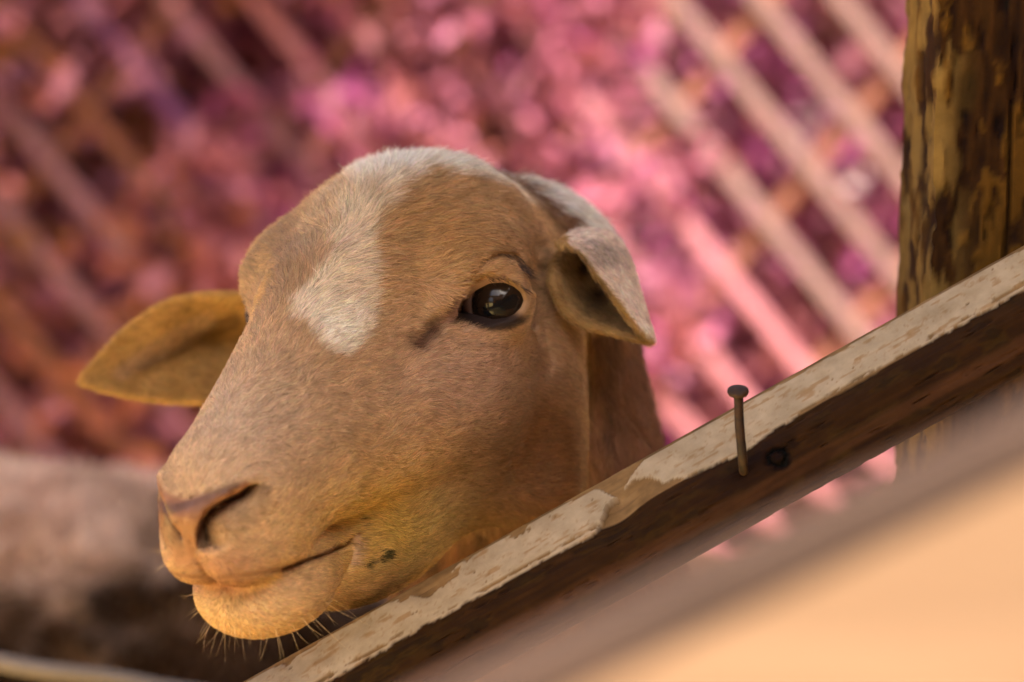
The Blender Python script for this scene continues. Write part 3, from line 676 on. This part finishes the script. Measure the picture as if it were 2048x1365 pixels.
def hairs(name, roots, dirs, length, rad, cols, parent, material, npt=4, bend=None, taper=True, **props):
    N = len(roots); hc = bpy.data.hair_curves.new(name); hc.add_curves([npt] * N)
    tt = np.linspace(0, 1, npt)[None, :, None]
    P = roots[:, None] + dirs[:, None] * length[:, None, None] * tt
    if bend is not None: P = P + bend[:, None] * length[:, None, None] * tt ** 2
    hc.attributes['position'].data.foreach_set('vector', P.astype(np.float32).ravel())
    ra = hc.attributes.get('radius') or hc.attributes.new('radius', 'FLOAT', 'POINT')
    prof_ = (np.array([1, 0.95, 0.75, 0.25]) if npt == 4 else np.linspace(1, 0.15, npt))
    ra.data.foreach_set('value', (rad[:, None] * prof_[None]).astype(np.float32).ravel())
    ca = hc.attributes.new('fur_color', 'FLOAT_COLOR', 'CURVE')
    ca.data.foreach_set('color', np.concatenate([cols, np.ones((N, 1))], 1).astype(np.float32).ravel())
    hc.materials.append(material)
    o = bpy.data.objects.new(name, hc); COL.objects.link(o); o.parent = parent
    if parent is not None: o.matrix_parent_inverse = Matrix.Translation(parent.location).inverted()
    for k_, v_ in props.items(): o[k_] = v_
    return o
def scatter(V, Q, dens, seed):
    """points on quads with a density (per unit area) given per vertex -> positions, quad corner indices, weights"""
    r = np.random.default_rng(seed)
    T = np.concatenate([Q[:, [0, 1, 2]], Q[:, [0, 2, 3]]])
    ar = 0.5 * np.linalg.norm(np.cross(V[T[:, 1]] - V[T[:, 0]], V[T[:, 2]] - V[T[:, 0]]), axis=1) * dens[T].mean(1)
    n = r.poisson(ar); ti = np.repeat(np.arange(len(T)), n)
    a_, b_ = r.random(len(ti)), r.random(len(ti)); fl = a_ + b_ > 1; a_[fl], b_[fl] = 1 - a_[fl], 1 - b_[fl]
    w_ = np.stack([1 - a_ - b_, a_, b_], 1)
    return T[ti], w_
def mixw(X, tri, w_): return (X[tri] * w_[..., None]).sum(1)
# fleece locks on the part of the woolly sheep in view
Nw = normals(Wv, BQ); q_ = to_px(Wv)
vis = (Nw[:, 1] < 0.5) & (q_[:, 0] > -200) & (q_[:, 0] < 1000) & (q_[:, 1] < 1500) & (Wv[:, 2] > 0.3)
tri, w_ = scatter(Wv, BQ, vis * 90000.0, 81)
rp, rn, rc = mixw(Wv, tri, w_), mixw(Nw, tri, w_), mixw(c, tri, w_)
jd = rn + 0.7 * np.stack([fbm(rp * 40, 2, 82 + k) for k in range(3)], 1) * 2 + rng.normal(0, .25, rp.shape) + [0, 0, -0.35]
jd /= np.linalg.norm(jd, axis=1, keepdims=True)
hairs('fleece', rp, jd, rng.uniform(0.012, 0.026, len(rp)), np.full(len(rp), 0.0007), (rc * rng.uniform(0.7, 1.3, (len(rp), 1))).clip(0, .9), sh2, m_fur, kind='stuff')
# ---------------------------------------------------------------- the tan sheep: colours, fur, eyes
HW = head_world(HV); HN = normals(HV, HQ); WN = normals(HW, HQ); HP = head_px(HV)
if (HN[np.argmax(HV[:, 0])][0]) < 0: HQ = HQ[:, ::-1]; HN = -HN; WN = -WN
RL = RCAM @ RH                                               # head axes -> world directions
vw = HW - CW([0, -D0, 0]); vw /= np.linalg.norm(vw, axis=1, keepdims=True)
facing = -(WN * vw).sum(1)
AV = HV.copy(); AV[:, 1] = np.abs(AV[:, 1]); AP = head_px(AV)
n1 = fbm(HV * 0.9, 4, 91); n2 = fbm(HV * 3.1, 3, 92); n3 = fbm(HV * 0.35, 3, 93)
ear_d = []
for kd, lo, hi, g in EARS:
    dd = np.full(len(HV), 9.0); m = np.all((HV > lo) & (HV < hi), 1); dd[m] = [kd.find(v)[2] for v in HV[m]]; ear_d.append(dd)
is_earL = (ear_d[0] < 0.30); is_earR = (ear_d[1] < 0.30)
neckm = sstep(-HV[:, 0] - 0.35 * np.maximum(HV[:, 2], 0) * 0, 7.2, 9.0) * ~is_earL * ~is_earR
neckm = np.maximum(neckm, sstep(HP[:, 0], 1162, 1185) * sstep(HP[:, 1], 600, 660) * ~is_earL)
def P2(pts, soft=8, jit=8): return 1 - sstep(poly2(HP + jit * np.stack([n1, n2], 1) * 2, pts), -soft, soft)
def blob(x, y, rx, ry, p=HP): return np.exp(-(((p[:, 0] - x) / rx) ** 2 + ((p[:, 1] - y) / ry) ** 2))
def mixc(c, col, w): return c * (1 - w[:, None]) + np.array(col) * w[:, None]
front = (facing > -0.15)
c = np.tile(np.array([0.51, 0.325, 0.175]), (len(HV), 1)) * (1 + 0.14 * n1[:, None])
c = mixc(c, (0.43, 0.245, 0.100), blob(880, 470, 170, 110))
c = mixc(c, (0.55, 0.365, 0.265), 0.95 * blob(950, 745, 170, 110))                # paler, pinkish below the eye
c = mixc(c, (0.51, 0.375, 0.27), 0.95 * blob(480, 830, 170, 150))
c = mixc(c, (0.31, 0.20, 0.125), 0.9 * blob(575, 510, 70, 120))
c = mixc(c, (0.60, 0.41, 0.22), 0.8 * blob(600, 1060, 150, 60))
c = mixc(c, (0.62, 0.43, 0.23), 0.8 * blob(520, 1200, 160, 70))
c = mixc(c, (0.64, 0.44, 0.115), 0.95 * blob(790, 1065, 150, 115))  # yellow staining, with warm bounce light painted into the coat
c = mixc(c, (0.20, 0.085, 0.030), np.minimum(1.25 * blob(1090, 940, 105, 230), 1)); c = mixc(c, (0.22, 0.105, 0.042), 0.75 * blob(1020, 985, 85, 120)); c = mixc(c, (0.13, 0.065, 0.03), 0.8 * blob(965, 1075, 60, 45))  # darker coat, with the shading of the rear cheek and jaw painted in
BLAZE = [(715, 290), (700, 370), (685, 430), (650, 500), (622, 575), (575, 628), (615, 655), (655, 695), (690, 712), (722, 690), (740, 640), (748, 570), (736, 500), (752, 430), (790, 372), (850, 338), (930, 348), (1000, 366), (1050, 400), (1075, 380), (1000, 280), (850, 260)]
wb = P2(BLAZE, 14, 12) * front * (HV[:, 0] > -8.5)
c = mixc(c, (0.73, 0.62, 0.49), wb * (0.80 + 0.25 * n1).clip(0, 1)); c = mixc(c, (0.84, 0.76, 0.65), wb * blob(675, 660, 75, 60))
c = mixc(c, (0.78, 0.74, 0.68), wb * (1 - sstep(HP[:, 1], 330, 400)))
c = mixc(c, (0.62, 0.50, 0.38), 0.5 * (1 - sstep(np.abs(HV[:, 1] + 0.5), 1.0, 2.6)) * sstep(HV[:, 2], 4, 5.5) * (1 - wb))
# nape and neck
neckm = np.maximum(neckm, sstep(-HV[:, 2], 9.0, 10.2) * (HV[:, 0] < 4)); strk = fbm(HW @ np.array([[140., 0, 0], [0, 140., 0], [0, 0, 16.]]), 4, 151); nb = np.array([0.20, 0.095, 0.045]) * (1 + 0.3 * n2[:, None] + 0.9 * strk[:, None]).clip(0.3, 2); c = c * (1 - neckm[:, None]) + nb * neckm[:, None]  # brown neck and throat coat, darkened to carry part of its shade
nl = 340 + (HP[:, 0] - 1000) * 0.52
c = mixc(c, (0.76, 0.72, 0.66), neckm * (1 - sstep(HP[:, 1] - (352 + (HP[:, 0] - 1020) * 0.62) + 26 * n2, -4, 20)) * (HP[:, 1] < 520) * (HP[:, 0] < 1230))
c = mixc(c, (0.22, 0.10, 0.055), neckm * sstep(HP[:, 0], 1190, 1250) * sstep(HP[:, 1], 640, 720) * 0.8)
# eye surroundings
lid = poly2(AP, LID); ne = np.linalg.norm(AV - EYE, axis=1)
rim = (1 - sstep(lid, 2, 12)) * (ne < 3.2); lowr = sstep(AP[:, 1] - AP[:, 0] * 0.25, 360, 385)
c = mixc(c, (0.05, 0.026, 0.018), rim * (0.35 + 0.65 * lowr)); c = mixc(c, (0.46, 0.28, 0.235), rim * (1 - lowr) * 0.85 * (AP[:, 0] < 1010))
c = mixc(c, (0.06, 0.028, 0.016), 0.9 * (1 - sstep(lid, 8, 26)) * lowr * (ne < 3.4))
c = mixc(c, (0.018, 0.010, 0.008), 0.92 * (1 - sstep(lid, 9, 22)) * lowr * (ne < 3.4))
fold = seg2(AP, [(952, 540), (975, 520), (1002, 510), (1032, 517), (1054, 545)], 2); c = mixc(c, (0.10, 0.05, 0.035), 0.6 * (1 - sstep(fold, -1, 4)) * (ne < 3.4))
pit = seg2(AP, [(838, 686), (862, 662)], 8) + 9 * n2; c = mixc(c, (0.085, 0.036, 0.022), 0.92 * (1 - sstep(pit, -6, 28)) * (AV[:, 0] > 0))
c = mixc(c, (0.30, 0.16, 0.12), 0.7 * (1 - sstep(seg2(AP, [(884, 640), (918, 612)], 6), 0, 14)) * (ne < 5))
# nose and lips
moist = np.zeros(len(HV))
NOSE = [(300, 1005), (340, 1008), (380, 998), (430, 985), (492, 962), (512, 972), (482, 1000), (430, 1035), (402, 1070), (392, 1100), (382, 1130), (352, 1132), (335, 1090), (318, 1050)]
wn = (1 - sstep(poly2(HP + 5 * np.stack([n1, n2], 1), NOSE), -6, 8)) * (HV[:, 0] > 8)
far_n = (1 - sstep(poly2(AP, NOSE), -6, 8)) * (HV[:, 0] > 8) * (HV[:, 1] < 0); wn = np.maximum(wn, far_n)
wr = vnoise(HV * [4.0, 3.0, 7.0], 131); c = mixc(c, (0.215, 0.088, 0.042), wn * (0.92 + 0.0 * wr)); c = c * (1 - 0.22 * wn * sstep(wr, 0.1, 0.5))[:, None]; moist = np.maximum(moist, wn)
c = mixc(c, (0.36, 0.17, 0.10), 0.75 * blob(440, 1130, 90, 32) * (HV[:, 0] > 8)); c = mixc(c, (0.30, 0.125, 0.07), 0.85 * blob(450, 1172, 80, 20) * (HV[:, 0] > 8))
c = mixc(c, (0.09, 0.05, 0.04), 0.85 * blob(335, 1018, 26, 11)); c = mixc(c, (0.16, 0.085, 0.065), 0.7 * blob(395, 1012, 40, 14))
ins = np.exp(-np.maximum(seg2(AP, NWING, 0), 0) / 34) * (1 - sstep(poly2(AP, NFIELD), -4, 2)) * (AV[:, 0] > 8); c = mixc(c, (0.05, 0.02, 0.014), ins)  # nostril darkened towards its depth, shade painted into the skin
c = mixc(c, (0.20, 0.10, 0.05), 0.6 * blob(432, 1058, 44, 30) * (HV[:, 0] > 8) * (1 - ins))
mo = seg2(AP, MOUTH, 1); c = mixc(c, (0.16, 0.065, 0.04), 0.8 * (1 - sstep(mo, 0, 9)) * (AV[:, 0] > 7))
c = mixc(c, (0.58, 0.40, 0.30), 0.6 * (1 - sstep(seg2(HP, [(714, 1078), (716, 1100), (706, 1125)], 3, 2) + 5 * n2, 0, 11)) * (HV[:, 0] > 3))
for x_, y_, r_ in ((772, 1110, 11), (762, 1122, 8), (735, 1130, 8), (778, 1104, 6), (722, 1036, 5), (728, 1050, 5), (741, 1124, 6)):
    c = mixc(c, (0.035, 0.04, 0.015), 0.9 * sstep(blob(x_, y_, r_, r_) + 0.35 * n2, 0.35, 0.6) * (facing > 0) * (HV[:, 0] > 2))
nt_ = seg2(HP, [(314, 1008), (342, 1020), (378, 1008), (430, 988), (470, 974)], 2) + 4 * n2; c = mixc(c, (0.10, 0.05, 0.038), 0.75 * (1 - sstep(nt_, 0, 11)) * (HV[:, 0] > 8))
# ears
inL = is_earL & (facing > 0)
upL = sstep(seg2(HP, [(1130, 478), (1160, 502), (1198, 555), (1240, 614), (1275, 658), (1300, 680)], 0), 2, 8)
side = ((HP[:, 0] - 1130) * (680 - 478) - (HP[:, 1] - 478) * (1300 - 1130)) > 0        # above the folded rim
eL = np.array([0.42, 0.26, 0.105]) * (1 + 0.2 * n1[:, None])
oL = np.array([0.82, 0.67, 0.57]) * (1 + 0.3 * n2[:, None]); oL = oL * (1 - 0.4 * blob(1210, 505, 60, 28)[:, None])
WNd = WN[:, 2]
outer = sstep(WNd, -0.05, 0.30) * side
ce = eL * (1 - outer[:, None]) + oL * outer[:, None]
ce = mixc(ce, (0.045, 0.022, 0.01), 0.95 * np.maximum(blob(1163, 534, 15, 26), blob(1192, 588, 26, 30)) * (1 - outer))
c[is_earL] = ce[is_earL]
cr = np.array([0.44, 0.255, 0.080]) * (1 + 0.15 * n1[:, None])
cr = mixc(cr, (0.14, 0.062, 0.018), 0.55 * (1 - sstep(seg2(HP, [(285, 735), (360, 700), (420, 665), (470, 640)], 1, 10), 0, 14)))
cr = mixc(cr, (0.50, 0.33, 0.20), 0.5 * (1 - sstep(seg2(HP, [(250, 745), (330, 690), (420, 640)], 8), 0, 20)))
c[is_earR] = cr[is_earR]
c = np.clip(c, 0.012, 0.85)
# torso and legs behind the rail, joined to the same surface
TV, TQ = surface(body_sdf(False), (-0.6, -0.3, -0.02), (0.5, 0.3, 0.8), 0.010, 0.07)
TW = place(TV, math.radians(-96), (0.06, 0.62, 0), 0.98)
tc_ = np.tile(np.array([0.24, 0.115, 0.055]), (len(TV), 1)) * (1 + 0.4 * fbm(TV * 20, 3, 95)[:, None])
base = np.array([0.02, 0.2, 0.0])
sheep = empty('sheep', tuple(base), label='tan sheep with a white blaze resting its head behind the diagonal rail', category='sheep')
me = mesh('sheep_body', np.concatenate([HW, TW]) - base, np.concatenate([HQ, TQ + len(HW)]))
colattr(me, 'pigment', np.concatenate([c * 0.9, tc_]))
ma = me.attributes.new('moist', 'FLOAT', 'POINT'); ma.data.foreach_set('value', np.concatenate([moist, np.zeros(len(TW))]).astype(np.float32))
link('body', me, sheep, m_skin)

# fur
dens = np.full(len(HV), 380.0)
nofur = np.maximum(np.maximum(wn * 0.97, ins), ((lid < 7 + 5 * lowr) & (ne < 3.2)) * 1.0)
nofur = np.maximum(nofur, 0.9 * (1 - sstep(mo, 2, 7)) * (AV[:, 0] > 7))
dens *= 1 - nofur
dens *= np.where(facing > -0.35, 1, 0.06) * np.where((HP[:, 1] > 1370) | (HP[:, 1] > 500 + (2048 - HP[:, 0]) * 0.56 + 160), 0.03, 1)
dens *= np.where(is_earL & (outer < 0.4), 0.8, 1) * np.where(is_earR, 0.9, 1)
dens *= np.where(neckm > 0.5, 0.7, 1)
tri, w_ = scatter(HV, HQ, dens, 97)
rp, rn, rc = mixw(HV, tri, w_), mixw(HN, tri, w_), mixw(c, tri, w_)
i0 = tri[:, 0]; N = len(rp); print('hairs', N)
rn /= np.linalg.norm(rn, axis=1, keepdims=True)
sy = np.tanh(rp[:, 1] / 2.0)
flow = np.stack([-np.ones(N), 0.55 * sy, -0.15 - 0.55 * np.abs(sy) * sstep(-rp[:, 0], -6, 6)], 1)
fore = sstep(rp[:, 2], 2.0, 4.5) * (rp[:, 0] < 6)
flow = flow + fore[:, None] * np.stack([0 * sy, 0.5 * sy, 0 * sy], 1)
chin = sstep(-rp[:, 2], 3.6, 5.0) * (rp[:, 0] > 6); flow += chin[:, None] * np.array([-0.3, 0, -0.6])
dn = RL.T @ np.array([0, 0, -1.0])
nk = neckm[i0][:, None]; jw = (sstep(-rp[:, 0], 2.0, 6.0) * sstep(-rp[:, 2], 0, 4))[:, None]
flow = flow * (1 - np.maximum(nk, 0.75 * jw)) + dn * 1.2 * np.maximum(nk, 0.75 * jw)
earax = RL.T @ (PX(1300, 680, 0) - PX(1130, 540, 0.02)); earax /= np.linalg.norm(earax)
flow[is_earL[i0]] = earax * 1.2
eax2 = RL.T @ (PX(165, 765, .09) - PX(480, 690, 0.09)); eax2 /= np.linalg.norm(eax2); flow[is_earR[i0]] = eax2 * 1.2
sw = np.stack([fbm(rp * 0.8, 2, 101 + k) for k in range(3)], 1) * 0.9 + np.stack([fbm(rp * 3.0, 2, 111 + k) for k in range(3)], 1) * 0.55
flow = flow + sw + rng.normal(0, 0.16, (N, 3))
flow -= rn * (flow * rn).sum(1, keepdims=True); flow /= np.linalg.norm(flow, axis=1, keepdims=True) + 1e-9
lift = 0.24 + 0.2 * (is_earL[i0] | is_earR[i0]) + 0.12 * rng.random(N) + 0.25 * nk[:, 0] + 0.25 * fore * (rp[:, 2] > 5.0)
dirs = flow + rn * lift[:, None]; dirs /= np.linalg.norm(dirs, axis=1, keepdims=True)
ln = 0.40 * np.ones(N); ln *= 1 - 0.5 * sstep(rp[:, 0], 8, 14); ln += 0.25 * fore + 0.35 * wb[i0] * sstep(rp[:, 2], 4, 6) + 0.55 * nk[:, 0]
ear_ = is_earL[i0] | is_earR[i0]; ln *= np.where(ear_, 0.8, 1); ln *= 0.55 + 0.45 * sstep(ne[i0], 1.8, 3.2)
ln *= rng.uniform(0.55, 1.25, N)
bend = -rn * 0.22 + 0.10 * rng.normal(size=(N, 3))
sh = rng.uniform(0.66, 1.30, (N, 1)) * (1 + 0.36 * fbm(rp * [2.2, 4.5, 4.5], 3, 141)[:, None]); sh[rng.random(N) < 0.06] = 0.45
follicle = (rng.random(N) < 0.05 * np.exp(-(((HP[i0, 0] - 975) / 60) ** 2 + ((HP[i0, 1] - 685) / 34) ** 2))) & (facing[i0] > 0); sh[follicle] = 0.12
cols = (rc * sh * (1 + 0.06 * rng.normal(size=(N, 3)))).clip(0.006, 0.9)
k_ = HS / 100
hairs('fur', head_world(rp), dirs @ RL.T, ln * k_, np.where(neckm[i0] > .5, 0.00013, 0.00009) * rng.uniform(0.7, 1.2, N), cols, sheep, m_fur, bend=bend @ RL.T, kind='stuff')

# whiskers on the chin, lashes over the eye
def nearest_root(px, py):
    d_ = np.hypot(HP[:, 0] - px, HP[:, 1] - py) + (facing < 0.02) * 60 + (HV[:, 0] < 3) * 500; return np.argmin(d_)
wh = [(395, 1215, -26, 22), (405, 1222, -34, 34), (425, 1240, -20, 42), (432, 1243, -30, 60), (445, 1250, -16, 46), (455, 1253, -12, 66), (470, 1257, -5, 38), (480, 1260, 3, 44), (500, 1262, 0, 30),
      (525, 1263, -2, 48), (548, 1262, 14, 52), (575, 1255, 22, 46), (605, 1238, 34, 40), (612, 1234, 44, 50), (640, 1212, 26, 34), (655, 1200, 52, 42), (330, 1135, -22, 14), (325, 1110, -26, 6), (380, 1195, -24, 10)]
rr, dd, ll = [], [], []
for x_, y_, dx, dy in wh:
    for rep in range(2):
        i = nearest_root(x_ + rng.normal(0, 5), y_ - 4 + rng.normal(0, 3)); v = np.array([dx + rng.normal(0, 4), -0.0, -dy + rng.normal(0, 4)]) ; L_ = np.hypot(dx, dy) * 0.00022 * rng.uniform(0.7, 1.35)
        v = v / np.linalg.norm(v); v[1] = rng.normal(-0.15, 0.2); v /= np.linalg.norm(v); rr.append(HW[i]); dd.append(v @ RCAM.T); ll.append(L_)
hairs('whiskers', np.array(rr), np.array(dd), np.array(ll), np.full(len(rr), 0.000075), np.tile([0.60, 0.43, 0.24], (len(rr), 1)), sheep, m_fur, npt=5, bend=rng.normal(0, .14, (len(rr), 3)), kind='stuff')
rr, dd, ll = [], [], []
m = np.where((ne < 3.2) & (HV[:, 1] > 0) & (facing > 0) & (np.abs(fold) < 5))[0]; m = rng.choice(m, min(70, len(m)), False)
for i in m:
    v = np.array([0.75 * (1 if HP[i, 0] > 1005 else -0.8) + rng.normal(0, .2), -0.15, (-0.6 if HP[i, 0] > 1005 else -0.62) + rng.normal(0, .15)]); v /= np.linalg.norm(v); rr.append(HW[i]); dd.append(v @ RCAM.T); ll.append(rng.uniform(0.003, 0.007))
m = np.where((ne < 2.3) & (HV[:, 1] > 0) & (np.abs(lid - 3) < 3) & (HP[:, 1] < 590) & (HP[:, 0] > 975))[0]; m = rng.choice(m, min(70, len(m)), False)
for i in m:
    v = np.array([0.5 + rng.normal(0, .2), -0.8, -0.35 + rng.normal(0, .12)]); v /= np.linalg.norm(v); rr.append(HW[i]); dd.append(v @ RCAM.T); ll.append(rng.uniform(0.003, 0.008))
hairs('eyelashes', np.array(rr), np.array(dd), np.array(ll), np.full(len(rr), 0.00010), np.tile([0.05, 0.028, 0.018], (len(rr), 1)), sheep, m_fur, kind='stuff')

# eyes: a ball with a dark iris and a level pupil
def eyeball(sgn):
    bm = bmesh.new(); bmesh.ops.create_uvsphere(bm, u_segments=96, v_segments=64, radius=1.0); me = bpy.data.meshes.new('eyeball'); bm.to_mesh(me); bm.free()
    V = np.array([v.co[:] for v in me.vertices])
    ctr = EYE * np.array([1, sgn, 1]); tgt = px_head(1003, 613, -0.044) * np.array([1, sgn, 1]); g = tgt - ctr; g /= np.linalg.norm(g)
    upv = np.array([0.35, 0, 1.0]); xa = np.cross(upv, g); xa /= np.linalg.norm(xa); ya = np.cross(g, xa)
    ang = np.arccos(np.clip(V @ g, -1, 1)); ix, iy = V @ xa, V @ ya
    iris = 1 - sstep(ang, 0.86, 0.93); nn = vnoise(np.stack([np.arctan2(iy, ix) * 9, ang * 2, 0 * ang], 1), 121)
    col = np.tile([0.36, 0.23, 0.20], (len(V), 1)) * (1 + 0.1 * vnoise(V * 7, 122)[:, None])
    col = mixc(col, (0.008, 0.006, 0.005), iris); col = mixc(col, (0.020, 0.011, 0.007), iris * (1 - sstep(ang, 0.62, 0.80)) * (0.65 + 0.35 * nn))
    pup = 1 - sstep(np.maximum(np.abs(ix) - 0.34, 0) ** 2 + (np.abs(iy)) ** 2, 0.020, 0.032); col = mixc(col, (0.004, 0.005, 0.007), pup * (V @ g > 0))
    bulge = 1 + 0.055 * np.cos(np.clip(ang / 0.80, 0, 1) * math.pi / 2) ** 2
    W_ = head_world(ctr + V * bulge[:, None] * EYE_R)
    m2 = mesh('eyeball', W_ - base, np.array([list(p.vertices) for p in me.polygons if len(p.vertices) == 4]))
    bm = bmesh.new(); bm.from_mesh(m2); bmesh.ops.holes_fill(bm, edges=bm.edges[:], sides=0); bm.to_mesh(m2); bm.free()
    colattr(m2, 'pigment', col) if len(m2.vertices) == len(V) else None
    link('eyeball', m2, sheep, m_eye)
for sg in (1, -1): eyeball(sg)
